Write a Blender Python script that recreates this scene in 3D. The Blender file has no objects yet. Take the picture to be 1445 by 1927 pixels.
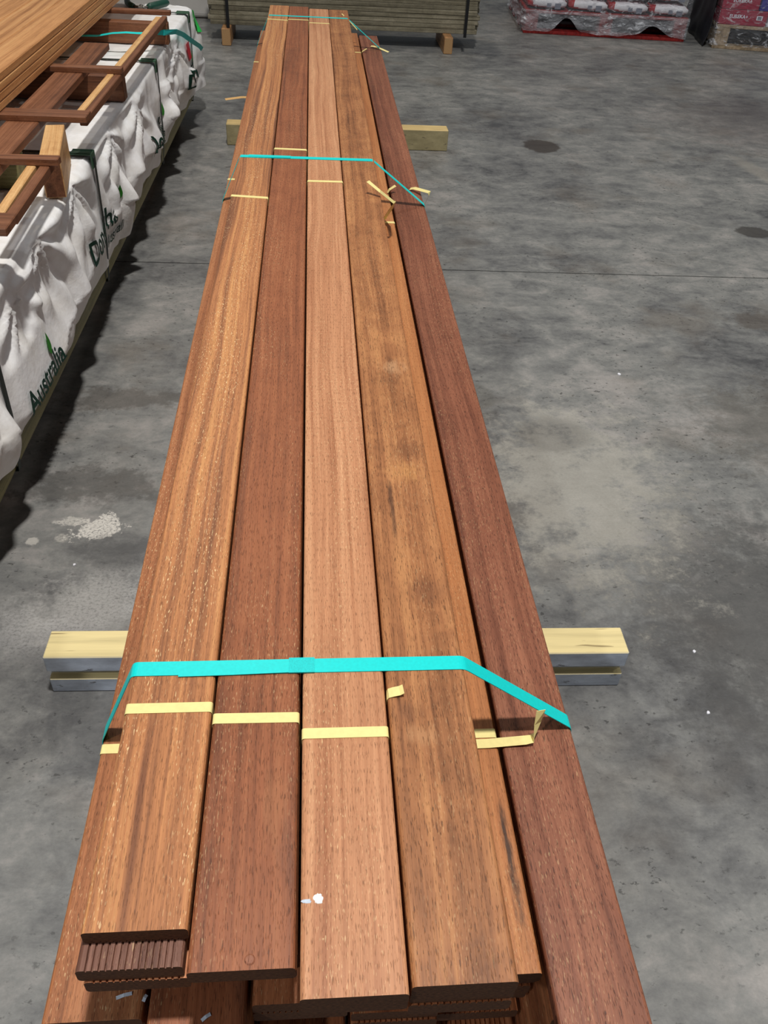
import bpy, bmesh, math, random
from mathutils import Vector, Matrix, noise
random.seed(11)
sc = bpy.context.scene
C = sc.collection

# ------------------------------------------------------------------ camera
FPX = 1580.0
cd = bpy.data.cameras.new('camera'); co = bpy.data.objects.new('camera', cd); C.objects.link(co)
cd.sensor_fit = 'HORIZONTAL'; cd.sensor_width = 36.0; cd.lens = FPX / 1445.0 * 36.0
cd.clip_start = 0.01; cd.clip_end = 200
R_ = Vector((0.99667839, -0.06578916, 0.04799976))
D_ = Vector((-0.00573409, -0.64462914, -0.76447393))
F_ = Vector((0.08123614, 0.76165941, -0.64286517))
m = Matrix.Identity(4)
for i in range(3):
    m[i][0] = R_[i]; m[i][1] = -D_[i]; m[i][2] = -F_[i]
m[2][3] = 1.2
co.matrix_world = m
sc.camera = co

# ------------------------------------------------------------------ light
w = bpy.data.worlds.new('world'); sc.world = w; w.use_nodes = True
bg = w.node_tree.nodes['Background']
bg.inputs[0].default_value = (0.86, 0.93, 1.0, 1); bg.inputs[1].default_value = 0.13

def lamp(loc, power, size, col=(1, 0.97, 0.93)):
    l = bpy.data.lights.new('high_bay_light', 'AREA'); l.shape = 'DISK'; l.size = size
    l.energy = power; l.color = col
    o = bpy.data.objects.new('high_bay_light', l); C.objects.link(o); o.location = loc
    return o
lamp((0.40, 0.66, 7.0), 410, 0.42)
lamp((-1.0, 7.6, 7.0), 100, 0.42, (1, 0.92, 0.80))
lamp((6.0, 4.0, 7.0), 80, 0.42)
lamp((-4.2, -3.0, 6.5), 165, 0.42, (0.93, 0.96, 1.0))
sc.view_settings.view_transform = 'Standard'; sc.view_settings.look = 'None'
sc.view_settings.exposure = 0.02; sc.view_settings.gamma = 1.0
sc.view_settings.use_curve_mapping = False

# ------------------------------------------------------------------ node helper
class NT:
    def __init__(s, name):
        s.mat = bpy.data.materials.new(name); s.mat.use_nodes = True
        s.t = s.mat.node_tree; s.bsdf = s.t.nodes['Principled BSDF']
    def n(s, typ, **kw):
        nd = s.t.nodes.new(typ)
        for k, v in kw.items(): setattr(nd, k, v)
        return nd
    def link(s, a, b): s.t.links.new(a, b)
    def put(s, sock, v):
        if hasattr(v, 'is_output') or isinstance(v, bpy.types.NodeSocket): s.link(v, sock)
        else: sock.default_value = v
    def coord(s, which='Object'): return s.n('ShaderNodeTexCoord').outputs[which]
    def mapping(s, v, scale=(1, 1, 1), loc=(0, 0, 0)):
        nd = s.n('ShaderNodeMapping'); s.put(nd.inputs['Vector'], v)
        s.put(nd.inputs['Scale'], scale); s.put(nd.inputs['Location'], loc)
        return nd.outputs[0]
    def noise(s, v, scale=1.0, detail=2.0, rough=0.5, dist=0.0):
        nd = s.n('ShaderNodeTexNoise'); s.put(nd.inputs['Vector'], v)
        nd.inputs['Scale'].default_value = scale; nd.inputs['Detail'].default_value = detail
        nd.inputs['Roughness'].default_value = rough; nd.inputs['Distortion'].default_value = dist
        return nd.outputs['Fac']
    def math(s, op, a, b=0.0, clamp=False):
        nd = s.n('ShaderNodeMath', operation=op, use_clamp=clamp); s.put(nd.inputs[0], a); s.put(nd.inputs[1], b)
        return nd.outputs[0]
    def vadd(s, a, b):
        nd = s.n('ShaderNodeVectorMath', operation='ADD'); s.put(nd.inputs[0], a); s.put(nd.inputs[1], b); return nd.outputs[0]
    def step(s, v, lo, hi):
        nd = s.n('ShaderNodeMapRange', interpolation_type='SMOOTHSTEP'); s.put(nd.inputs['Value'], v)
        nd.inputs['From Min'].default_value = lo; nd.inputs['From Max'].default_value = hi
        return nd.outputs[0]
    def ramp(s, f, stops):
        nd = s.n('ShaderNodeValToRGB'); s.put(nd.inputs[0], f); e = nd.color_ramp.elements
        while len(e) > 1: e.remove(e[0])
        e[0].position = stops[0][0]; e[0].color = (*stops[0][1], 1)
        for p, c in stops[1:]:
            k = e.new(p); k.color = (*c, 1)
        return nd.outputs[0]
    def mix(s, f, a, b, mode='MIX'):
        nd = s.n('ShaderNodeMix', data_type='RGBA', blend_type=mode, clamp_factor=True)
        s.put(nd.inputs[0], f)
        for k, v in ((6, a), (7, b)):
            if isinstance(v, tuple) and len(v) == 3: v = (*v, 1)
            s.put(nd.inputs[k], v)
        return nd.outputs[2]
    def out(s, col=None, rough=0.5, bump=None, bstr=0.1, bdist=0.001, spec=0.5, metal=0.0):
        if col is not None:
            if isinstance(col, tuple) and len(col) == 3: col = (*col, 1)
            s.put(s.bsdf.inputs['Base Color'], col)
        s.put(s.bsdf.inputs['Roughness'], rough); s.put(s.bsdf.inputs['Specular IOR Level'], spec)
        s.put(s.bsdf.inputs['Metallic'], metal)
        if bump is not None:
            b = s.n('ShaderNodeBump'); b.inputs['Strength'].default_value = bstr; b.inputs['Distance'].default_value = bdist
            s.link(bump, b.inputs['Height']); s.link(b.outputs[0], s.bsdf.inputs['Normal'])
        return s.mat

def lin(r, g, b):
    f = lambda c: (c / 255 / 12.92) if c / 255 <= 0.04045 else ((c / 255 + 0.055) / 1.055) ** 2.4
    return (f(r), f(g), f(b))

# ------------------------------------------------------------------ materials
def wood(name, dark, base, light, seed=0.0, stripe=1.0, figure=0.0, fleck=0.35, pore=0.6, rnd=False, vary=0.0, sc_=1.0, marks=()):
    """long-grain hardwood: grain runs along the local Y axis"""
    N = NT(name); c = N.coord()
    if rnd:
        oi = N.n('ShaderNodeObjectInfo'); r = oi.outputs['Random']
        cmb = N.n('ShaderNodeCombineXYZ')
        N.link(N.math('MULTIPLY', r, 3.7), cmb.inputs[0]); N.link(N.math('MULTIPLY', r, 41.0), cmb.inputs[1]); N.link(N.math('MULTIPLY', r, 7.0), cmb.inputs[2])
        c = N.vadd(c, cmb.outputs[0])
    c = N.mapping(c, loc=(seed * 1.37, seed * 5.1, seed * 0.77))
    # slight wander of the grain
    wv = N.noise(N.mapping(c, (5, 1.6, 5)), 1, 2)
    cx = N.n('ShaderNodeCombineXYZ'); N.link(N.math('MULTIPLY', N.math('SUBTRACT', wv, 0.5), 0.03), cx.inputs[0])
    cw = N.vadd(c, cx.outputs[0])
    broad = N.noise(N.mapping(cw, (58 * sc_, 0.5, 40)), 1, 3, 0.55)
    fine = N.noise(N.mapping(cw, (230, 3.5, 230)), 1, 3, 0.6)
    hair = N.noise(N.mapping(cw, (800, 14, 500)), 1, 2, 0.5)
    f = N.math('ADD', N.math('MULTIPLY', N.math('SUBTRACT', broad, 0.5), 1.7 * stripe), N.math('MULTIPLY', N.math('SUBTRACT', fine, 0.5), 0.75))
    f = N.math('ADD', f, 0.5)
    if figure:
        fg = N.noise(N.mapping(cw, (16, 13, 16)), 1, 3, 0.6, 0.8)
        f = N.math('ADD', f, N.math('MULTIPLY', N.math('SUBTRACT', fg, 0.5), 1.6 * figure))
    patch = N.noise(N.mapping(c, (6, 1.1, 6)), 1, 2)
    f = N.math('ADD', f, N.math('MULTIPLY', N.math('SUBTRACT', patch, 0.5), 0.55))
    col = N.ramp(f, [(0.12, dark), (0.5, base), (0.88, light)])
    for (mx, my, rx, ry, amt, mc) in marks:                       # dark veins, cloudy figure, and on one board a painted sheen
        mp = N.n('ShaderNodeMapping', vector_type='TEXTURE'); N.link(N.coord(), mp.inputs['Vector'])
        mp.inputs['Location'].default_value = (mx, my, 0); mp.inputs['Scale'].default_value = (rx, ry, 1000)
        ln = N.n('ShaderNodeVectorMath', operation='LENGTH'); N.link(mp.outputs[0], ln.inputs[0])
        rg_ = N.noise(N.mapping(N.coord(), (160, 22, 1), (mx * 9, my, 0)), 1, 4, 0.65)
        kk = N.math('SUBTRACT', 1.0, N.step(N.math('ADD', ln.outputs['Value'], N.math('MULTIPLY', N.math('SUBTRACT', rg_, 0.5), 2.6)), 0.1, 1.1))
        col = N.mix(N.math('MULTIPLY', kk, amt), col, mc)
    hs = N.math('ADD', N.math('MULTIPLY', hair, 0.62), 0.69)
    g = N.n('ShaderNodeCombineColor')
    for k in range(3): N.link(hs, g.inputs[k])
    col = N.mix(1.0, col, g.outputs[0], 'MULTIPLY')
    # open pores: short dark dashes, and pale mineral flecks
    po = N.noise(N.mapping(cw, (1300, 100, 300), (3.1, 2.2, 0)), 1, 1.5)
    pm = N.step(po, 0.60, 0.67)
    col = N.mix(N.math('MULTIPLY', pm, pore), col, tuple(v * 0.34 for v in dark))
    dens = N.noise(N.mapping(c, (28, 2.2, 28), (9, 4, 1)), 1, 2)
    fl = N.noise(N.mapping(cw, (950, 135, 300), (7.7, 1.2, 0)), 1, 1.0)
    fm = N.math('MULTIPLY', N.step(fl, 0.645, 0.70), N.step(dens, 0.38, 0.60))
    col = N.mix(N.math('MULTIPLY', fm, fleck), col, lin(246, 214, 160))
    if vary:
        hsv = N.n('ShaderNodeHueSaturation'); N.link(col, hsv.inputs['Color'])
        N.link(N.math('ADD', N.math('MULTIPLY', r, vary), 1 - vary / 2), hsv.inputs['Value']); col = hsv.outputs[0]
    rg = N.math('ADD', 0.36, N.math('MULTIPLY', fine, 0.22))
    h = N.math('SUBTRACT', N.math('MULTIPLY', hair, 0.4), pm)
    return N.out(col, rg, h, 0.35, 0.0006, 0.32)

def endgrain(name, c1, c2):
    N = NT(name); c = N.coord()
    n = N.noise(N.mapping(c, (260, 1, 700)), 1, 3)
    return N.out(N.ramp(n, [(0.3, c1), (0.7, c2)]), 0.75, n, 0.2, 0.0004, 0.25)

wl = lambda r, g, b: lin(r * 0.98, g * 0.975, b * 0.94)
W1 = wood('merbau_striped', wl(128, 82, 58), wl(186, 124, 82), wl(212, 152, 100), 1.0, 1.1, 0, 0.85, 0.5, sc_=1.7)
W2 = wood('merbau_red', wl(112, 66, 45), wl(150, 90, 60), wl(170, 108, 74), 2.0, 0.6, 0.25, 0.3, 0.6, sc_=1.3, marks=((0.036, 0.10, 0.012, 0.05, 0.5, wl(96, 62, 50)), (0.022, 0.15, 0.014, 0.06, 0.4, wl(176, 118, 82))))
W3 = wood('merbau_pale', wl(164, 106, 74), wl(198, 140, 104), wl(216, 162, 124), 3.3, 0.75, 0.0, 0.5, 0.62, sc_=1.5)
W4 = wood('merbau_figured', wl(112, 70, 44), wl(164, 108, 70), wl(194, 136, 90), 4.7, 0.55, 0.42, 0.2, 0.66, sc_=1.5,
          marks=((-0.016, 0.605, 0.005, 0.075, 0.8, wl(78, 48, 34)), (0.016, 0.735, 0.028, 0.030, 0.55, wl(112, 70, 46)), (0.010, 0.680, 0.030, 0.028, 0.5, wl(206, 148, 92)),
                 (0.013, 0.445, 0.028, 0.028, 0.5, wl(110, 68, 46)), (-0.024, 0.268, 0.020, 0.020, 0.55, wl(108, 68, 46)), (-0.012, 0.238, 0.022, 0.016, 0.5, wl(190, 140, 100)), (0.013, 0.97, 0.024, 0.03, 0.5, wl(206, 162, 124)), (0.0, 0.93, 0.03, 0.03, 0.45, wl(120, 76, 50))))  # the pale mark farthest along is a sheen painted into the wood colour
W5 = wood('merbau_dark', wl(98, 56, 42), wl(134, 82, 62), wl(158, 102, 78), 5.6, 0.7, 0.2, 0.2, 0.75, sc_=1.1)
W6 = wood('merbau_orange', wl(142, 88, 54), wl(182, 118, 74), wl(200, 138, 90), 6.2, 0.6, 0.1, 0.3, 0.5, marks=((0.033, 0.105, 0.006, 0.085, 0.9, wl(58, 44, 38)),))
W7 = wood('merbau_left', wl(120, 72, 46), wl(168, 108, 72), wl(190, 132, 92), 7.4, 0.9, 0.1, 0.5, 0.6, sc_=1.4)
WG = wood('merbau_general', lin(112, 64, 42), lin(160, 98, 62), lin(186, 122, 82), 8.1, 0.9, 0.15, 0.3, 0.5, rnd=True, vary=0.3)
WR = wood('merbau_reeded', lin(92, 58, 46), lin(128, 88, 72), lin(150, 108, 90), 9.4, 0.8, 0, 0.3, 0.4)
WT = wood('tan_decking', lin(158, 106, 62), lin(198, 142, 90), lin(214, 164, 108), 10.3, 1.0, 0.1, 0.05, 0.2, rnd=True, vary=0.22)
WB = wood('skid_brown', lin(88, 54, 37), lin(122, 78, 53), lin(146, 98, 69), 11.9, 0.8, 0.3, 0.05, 0.2, rnd=True, vary=0.2)
WS = wood('skid_sapwood', lin(176, 122, 72), lin(212, 164, 108), lin(226, 184, 128), 12.4, 0.8, 0.5, 0.0, 0.25)
WP = wood('pine_green', lin(86, 84, 52), lin(122, 118, 78), lin(146, 140, 98), 13.1, 0.9, 0.2, 0.05, 0.2, rnd=True, vary=0.2)
WGR = wood('paling_grey', lin(78, 72, 58), lin(120, 113, 94), lin(156, 148, 128), 14.4, 0.9, 0.35, 0.05, 0.3, rnd=True, vary=0.28)
WGL = wood('glut_wood', lin(138, 98, 62), lin(176, 130, 86), lin(200, 156, 110), 15.2, 0.8, 0.2, 0.0, 0.2)
WPL = wood('pallet_wood', lin(120, 104, 84), lin(158, 138, 112), lin(182, 162, 136), 16.2, 0.8, 0.3, 0.0, 0.3)
WPR = wood('pallet_red', lin(96, 22, 20), lin(142, 34, 32), lin(164, 52, 46), 17.2, 0.7, 0.3, 0.0, 0.3)
EG = endgrain('hardwood_end', lin(72, 46, 32), lin(112, 74, 50))
EG2 = endgrain('pale_end', lin(150, 116, 78), lin(186, 148, 104))

def bearer_mat(name, top, face_a, face_b):
    """pine dunnage: raw cream top, weathered painted sides; drawn along local X"""
    N = NT(name); c = N.coord()
    g = N.noise(N.mapping(c, (3, 60, 60)), 1, 4, 0.6, 0.6)
    crack = N.step(N.noise(N.mapping(c, (9, 95, 20), (2, 1, 0)), 1, 2, 0.5, 0.5), 0.66, 0.70)
    tc = N.mix(N.math('MULTIPLY', crack, 0.75), N.ramp(g, [(0.25, tuple(v * 0.72 for v in top)), (0.55, top), (0.8, tuple(min(1, v * 1.1) for v in top))]), lin(96, 72, 42))
    p = N.noise(N.mapping(c, (16, 16, 40)), 1, 4, 0.62)
    smear = N.step(N.noise(N.mapping(c, (22, 22, 50), (5, 5, 5)), 1, 4, 0.7), 0.60, 0.68)
    fc = N.mix(N.math('MULTIPLY', smear, 0.75), N.ramp(p, [(0.3, face_b), (0.65, face_a)]), lin(74, 66, 60))
    geo = N.n('ShaderNodeNewGeometry'); sp = N.n('ShaderNodeSeparateXYZ'); N.link(geo.outputs['True Normal'], sp.inputs[0])
    return N.out(N.mix(N.step(sp.outputs[2], 0.4, 0.8), fc, tc), 0.7, p, 0.3, 0.001, 0.3)
BM1 = bearer_mat('bearer_near', lin(226, 208, 152), lin(226, 236, 250), lin(182, 190, 202))
BM2 = bearer_mat('bearer_far', lin(206, 180, 124), lin(172, 160, 122), lin(146, 136, 102))

def plain(name, col, rough=0.5, spec=0.5, var=0.12, scale=40, metal=0.0, bstr=0.08):
    N = NT(name); n = N.noise(N.mapping(N.coord(), (scale, scale, scale)), 1, 3)
    c = N.ramp(n, [(0.25, tuple(v * (1 - var) for v in col)), (0.75, tuple(min(1, v * (1 + var)) for v in col))])
    return N.out(c, rough, n, bstr, 0.0005, spec, metal)
TEAL = plain('teal_strap', lin(0, 216, 212), 0.38, 0.5, 0.06, 300)
TEALE = plain('teal_weld', lin(0, 204, 202), 0.45, 0.5, 0.16, 700)
YEL = plain('yellow_band', lin(240, 224, 150), 0.5, 0.4, 0.05, 200)
YELD = plain('tan_band', lin(206, 164, 104), 0.5, 0.4, 0.08, 200)
BLACK = plain('black_strap', lin(20, 20, 22), 0.5, 0.4)
DKGREEN = plain('dark_green_strap', lin(30, 40, 36), 0.5, 0.4)
PROT = plain('green_protector', lin(58, 92, 70), 0.55, 0.4, 0.15, 120)
PRINT = plain('print_dark_green', lin(18, 52, 42), 0.5, 0.3)
LEAF = plain('print_leaf_green', lin(46, 124, 40), 0.5, 0.3)
LIME = plain('lime_green_film', lin(40, 200, 84), 0.4, 0.4, 0.2, 60)
RED = plain('red_tag', lin(206, 24, 50), 0.5, 0.4, 0.1, 90)
HANDLE = plain('handle_green', lin(18, 66, 52), 0.45, 0.5, 0.15, 80)
STEEL = plain('tool_steel', lin(120, 116, 110), 0.4, 0.5, 0.3, 150, 0.8)
PAINTW = plain('white_paint', lin(248, 244, 236), 0.45, 0.5, 0.03, 100)
SCRAP = plain('scrap_film', lin(196, 206, 218), 0.25, 0.6, 0.2, 200)
BAGR = plain('bag_red', lin(168, 30, 38), 0.5, 0.4, 0.2, 25)
BAGW = plain('bag_white', lin(226, 226, 232), 0.5, 0.4, 0.08, 25)
GREYP = plain('grey_print', lin(120, 124, 138), 0.6, 0.3, 0.25, 300)
BOXM = plain('box_maroon', lin(150, 24, 56), 0.5, 0.4, 0.15, 20)
BOXB = plain('box_blue', lin(48, 44, 140), 0.5, 0.4, 0.1, 20)
BOXW = plain('box_white', lin(226, 228, 240), 0.5, 0.4, 0.05, 20)
SHADEFILM = plain('shaded_film', lin(30, 32, 38), 0.45, 0.5, 0.3, 12, bstr=0.3)  # dark grey film, blackened by shade painted into its colour
LGREY = plain('grey_cover', lin(188, 184, 178), 0.6, 0.4, 0.1, 6)

def wrap_mat():
    N = NT('white_wrap'); c = N.coord()
    n = N.noise(N.mapping(c, (14, 14, 14)), 1, 4, 0.6)
    fine = N.noise(N.mapping(c, (60, 60, 60)), 1, 3, 0.6)
    col = N.ramp(n, [(0.25, lin(228, 225, 219)), (0.6, lin(249, 249, 249))])
    return N.out(col, 0.42, N.math('ADD', n, N.math('MULTIPLY', fine, 0.3)), 0.45, 0.006, 0.5)
WRAP = wrap_mat()

def film_mat(name, alpha, tint=(0.9, 0.93, 1.0)):
    N = NT(name); c = N.coord()
    n = N.noise(N.mapping(c, (14, 14, 30)), 1, 5, 0.65, 1.2)
    N.out(tint, 0.14, n, 1.0, 0.05, 0.8)
    N.put(N.bsdf.inputs['Alpha'], N.math('ADD', alpha, N.math('MULTIPLY', N.step(n, 0.52, 0.66), 0.5)))  # whiter, more opaque patches paint highlights into the film
    return N.mat
FILM = film_mat('stretch_film', 0.10)
FILMD = film_mat('stretch_film_bunched', 0.34)

def concrete():
    N = NT('concrete'); geo = N.n('ShaderNodeNewGeometry'); P = geo.outputs['Position']
    a = N.noise(N.mapping(P, (1.7, 1.7, 1.7)), 1, 6, 0.62, 0.4)
    b = N.noise(N.mapping(P, (9, 13, 9), (4, 2, 0)), 1, 6, 0.66, 0.5)
    d = N.noise(N.mapping(P, (46, 60, 46), (1, 7, 0)), 1, 5, 0.7)
    f = N.math('ADD', N.math('MULTIPLY', a, 0.52), N.math('ADD', N.math('MULTIPLY', b, 0.42), N.math('MULTIPLY', d, 0.18)))
    col = N.ramp(f, [(0.41, lin(72, 72, 73)), (0.50, lin(102, 102, 101)), (0.58, lin(122, 122, 119)), (0.69, lin(150, 146, 142))])
    br = N.step(N.noise(N.mapping(P, (3.1, 3.1, 3), (8, 3, 0)), 1, 4, 0.6), 0.52, 0.72)
    col = N.mix(N.math('MULTIPLY', br, 0.35), col, lin(96, 84, 70))
    sp = N.step(N.noise(N.mapping(P, (55, 80, 55), (3, 3, 0)), 1, 4, 0.65), 0.585, 0.67)
    spd = N.step(N.noise(N.mapping(P, (4, 4, 4), (6, 6, 0)), 1, 3), 0.38, 0.58)
    col = N.mix(N.math('MULTIPLY', N.math('MULTIPLY', sp, spd), 0.75), col, lin(40, 39, 38))
    wv = N.math('ADD', N.math('MULTIPLY', N.noise(N.mapping(P, (13, 13, 13), (2, 9, 0)), 1, 5, 0.7), 0.72), N.math('MULTIPLY', N.noise(N.mapping(P, (75, 75, 75), (2, 5, 0)), 1, 4, 0.7), 0.28))
    gr = N.noise(N.mapping(P, (170, 190, 170), (1, 1, 0)), 1, 4, 0.7)
    grain = N.step(gr, 0.30, 0.55)
    def blot(x, y, rx, ry, edge, ragged, amount, c, rot=0.0, speck=False):
        nonlocal col
        mp = N.n('ShaderNodeMapping', vector_type='TEXTURE'); N.link(P, mp.inputs['Vector'])
        mp.inputs['Location'].default_value = (x, y, 0); mp.inputs['Rotation'].default_value = (0, 0, rot); mp.inputs['Scale'].default_value = (rx, ry, 1000)
        ln = N.n('ShaderNodeVectorMath', operation='LENGTH'); N.link(mp.outputs[0], ln.inputs[0])
        v = N.math('ADD', ln.outputs['Value'], N.math('MULTIPLY', N.math('SUBTRACT', wv, 0.5), ragged * 2.0))
        k = N.math('SUBTRACT', 1.0, N.step(v, 1 - edge, 1 + edge))
        if speck: k = N.math('MULTIPLY', k, grain)
        col = N.mix(N.math('MULTIPLY', k, amount), col, c)
    blot(0.93, 1.05, 0.28, 0.36, 0.5, 1.8, 0.75, lin(70, 69, 68), 0.5)      # broad dark stain
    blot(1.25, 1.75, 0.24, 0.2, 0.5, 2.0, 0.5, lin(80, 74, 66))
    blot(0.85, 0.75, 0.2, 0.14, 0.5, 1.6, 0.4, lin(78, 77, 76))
    blot(0.62, 1.52, 0.18, 0.27, 0.6, 2.6, 0.65, lin(166, 162, 152))
    blot(0.43, 1.9, 0.055, 0.06, 0.2, 0.5, 0.4, lin(88, 86, 80))
    blot(0.60, 1.72, 0.09, 0.07, 0.3, 1.2, 0.4, lin(90, 87, 82))
    blot(1.08, 4.11, 0.085, 0.10, 0.12, 0.5, 0.85, lin(54, 46, 40))
    blot(1.71, 3.10, 0.07, 0.055, 0.15, 0.6, 0.8, lin(54, 50, 46))
    blot(1.45, 2.35, 0.12, 0.07, 0.3, 1.4, 0.6, lin(82, 74, 66))
    blot(2.6, 4.6, 0.7, 0.5, 0.6, 1.2, 0.5, lin(84, 76, 74))
    blot(-0.50, 1.88, 0.16, 0.05, 0.4, 2.2, 0.6, lin(70, 64, 58))
    blot(-0.50, 1.52, 0.15, 0.06, 0.4, 2.4, 0.6, lin(66, 63, 60))
    blot(-0.465, 1.375, 0.050, 0.029, 0.12, 3.4, 0.95, lin(206, 202, 194), 0.35, True)
    blot(-0.515, 1.395, 0.035, 0.012, 0.2, 3.0, 0.75, lin(190, 186, 178), 0, True)
    blot(-0.53, 1.345, 0.014, 0.014, 0.3, 2.4, 0.6, lin(176, 172, 164), 0, True)
    blot(-0.585, 1.335, 0.012, 0.011, 0.2, 1.6, 0.75, lin(190, 186, 178))
    blot(-0.45, 1.12, 0.20, 0.07, 0.6, 2.2, 0.4, lin(150, 148, 144))
    blot(-0.42, 1.16, 0.13, 0.07, 0.6, 2.4, 0.5, lin(176, 174, 170), 0.3, True)
    blot(-0.52, 1.06, 0.10, 0.05, 0.6, 2.4, 0.5, lin(170, 168, 166), 0.0, True)
    blot(-0.38, 1.30, 0.12, 0.04, 0.5, 2.2, 0.55, lin(60, 60, 62))
    blot(-0.44, 1.02, 0.14, 0.05, 0.5, 2.2, 0.5, lin(64, 64, 66))
    blot(2.05, 3.75, 0.05, 0.28, 0.4, 0.9, 0.5, lin(150, 144, 134), 0.2)
    blot(-0.36, 0.88, 0.12, 0.10, 0.5, 1.8, 0.5, lin(64, 64, 66))
    gm = N.math('ADD', 0.80, N.math('MULTIPLY', gr, 0.40))
    gc = N.n('ShaderNodeCombineColor')
    for k_ in range(3): N.link(gm, gc.inputs[k_])
    col = N.mix(1.0, col, gc.outputs[0], 'MULTIPLY')
    rough = N.math('ADD', 0.34, N.math('MULTIPLY', b, 0.3))
    return N.out(col, rough, N.math('ADD', b, N.math('MULTIPLY', d, 0.6)), 0.12, 0.002, 0.45)
CONC = concrete()
JOINT = plain('joint_filler', lin(52, 48, 42), 0.9, 0.2)

# ------------------------------------------------------------------ object helpers
def link(name, me, mats, parent=None):
    for mt in (mats if isinstance(mats, (list, tuple)) else [mats]): me.materials.append(mt)
    o = bpy.data.objects.new(name, me); C.objects.link(o)
    if parent is not None: o.parent = parent
    return o
def mesh(name, v, f, smooth=False):
    me = bpy.data.meshes.new(name); me.from_pydata([tuple(p) for p in v], [], f)
    bm = bmesh.new(); bm.from_mesh(me); bmesh.ops.recalc_face_normals(bm, faces=bm.faces); bm.to_mesh(me); bm.free()
    if smooth:
        for p in me.polygons: p.use_smooth = True
    return me
def tag(o, label, cat, group=None, kind=None):
    o['label'] = label; o['category'] = cat
    if group: o['group'] = group
    if kind: o['kind'] = kind
    return o
def empty(name, loc=(0, 0, 0), rz=0.0):
    o = bpy.data.objects.new(name, None); C.objects.link(o); o.location = loc; o.rotation_euler = (0, 0, rz)
    o.empty_display_size = 0.05
    return o
def boxme(name, x0, x1, y0, y1, z0, z1, b=0.0, seg=1):
    bm = bmesh.new(); bmesh.ops.create_cube(bm, size=1.0)
    for v in bm.verts:
        v.co = Vector((x0 + (v.co.x + 0.5) * (x1 - x0), y0 + (v.co.y + 0.5) * (y1 - y0), z0 + (v.co.z + 0.5) * (z1 - z0)))
    if b: bmesh.ops.bevel(bm, geom=bm.edges[:], offset=b, segments=seg, affect='EDGES', profile=0.5)
    me = bpy.data.meshes.new(name); bm.to_mesh(me); bm.free(); return me
def box(name, x0, x1, y0, y1, z0, z1, mat, parent=None, b=0.002, seg=1):
    return link(name, boxme(name, x0, x1, y0, y1, z0, z1, b, seg), mat, parent)
def slab(name, p0, p1, width, z0, z1, mat, parent=None, b=0.0015, end=None):
    """a board from p0 to p1 (xy of its centre line); its local Y runs along the board"""
    d = Vector((p1[0] - p0[0], p1[1] - p0[1])); L = d.length
    me = boxme(name, -width / 2, width / 2, 0, L, 0, z1 - z0, b)
    o = link(name, me, [mat, end] if end else mat, parent)
    if end:
        for p in me.polygons:
            if abs(p.normal.y) > 0.9: p.material_index = 1
    o.location = (p0[0], p0[1], z0); o.rotation_euler = (0, 0, math.atan2(d.y, d.x) - math.pi / 2)
    return o
def ribbon(name, pts, wdirs, width, th, mat, parent=None, closed=False):
    """flat strap of real thickness along pts; wdirs: width direction(s)"""
    pts = [Vector(p) for p in pts]; n = len(pts)
    if not isinstance(wdirs, list): wdirs = [wdirs] * n
    wdirs = [Vector(q).normalized() for q in wdirs]
    v, f = [], []
    for i, p in enumerate(pts):
        a = pts[(i - 1) % n] if (closed or i > 0) else p
        b = pts[(i + 1) % n] if (closed or i < n - 1) else p
        t = (b - a).normalized(); wd = wdirs[i]; nn = t.cross(wd).normalized()
        wd = nn.cross(t).normalized()
        for sw, sn in ((-1, -1), (1, -1), (1, 1), (-1, 1)):
            v.append(p + wd * (sw * width / 2) + nn * (sn * th / 2))
    m_ = n if closed else n - 1
    for i in range(m_):
        a, b = 4 * i, 4 * ((i + 1) % n)
        for k in range(4): f.append((a + k, a + (k + 1) % 4, b + (k + 1) % 4, b + k))
    if not closed: f += [(3, 2, 1, 0), tuple(4 * (n - 1) + k for k in range(4))]
    return link(name, mesh(name, v, f), mat, parent)
def rounded(poly, r, seg=4):
    """closed polygon of (x,z) with its corners rounded"""
    out = []; n = len(poly)
    for i in range(n):
        p = Vector(poly[i]); a = (Vector(poly[i - 1]) - p); b = (Vector(poly[(i + 1) % n]) - p)
        k = min(r, a.length * 0.45, b.length * 0.45); a = p + a.normalized() * k; b = p + b.normalized() * k
        for s in range(seg + 1):
            t = s / seg; out.append(a * (1 - t) ** 2 + p * 2 * t * (1 - t) + b * t * t)
    return out
def loop_band(name, poly, y, width, th, mat, parent=None, r=0.004, skew=0.0):
    q = rounded(poly, r); return ribbon(name, [(p.x, y + skew * p.x, p.y) for p in q], (0, 1, 0), width, th, mat, parent, True)
def tube(name, pts, rad, mat, parent=None, seg=10):
    pts = [Vector(p) for p in pts]; n = len(pts); v, f = [], []
    rad = rad if isinstance(rad, list) else [rad] * n
    for i, p in enumerate(pts):
        t = (pts[min(i + 1, n - 1)] - pts[max(i - 1, 0)]).normalized()
        u = t.cross(Vector((0.13, 0.2, 1))).normalized(); w_ = t.cross(u)
        for k in range(seg):
            a = 2 * math.pi * k / seg; v.append(p + (u * math.cos(a) + w_ * math.sin(a)) * rad[i])
    for i in range(n - 1):
        for k in range(seg): f.append((i * seg + k, i * seg + (k + 1) % seg, (i + 1) * seg + (k + 1) % seg, (i + 1) * seg + k))
    f += [tuple(range(seg))[::-1], tuple((n - 1) * seg + k for k in range(seg))]
    return link(name, mesh(name, v, f, True), mat, parent)
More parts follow.
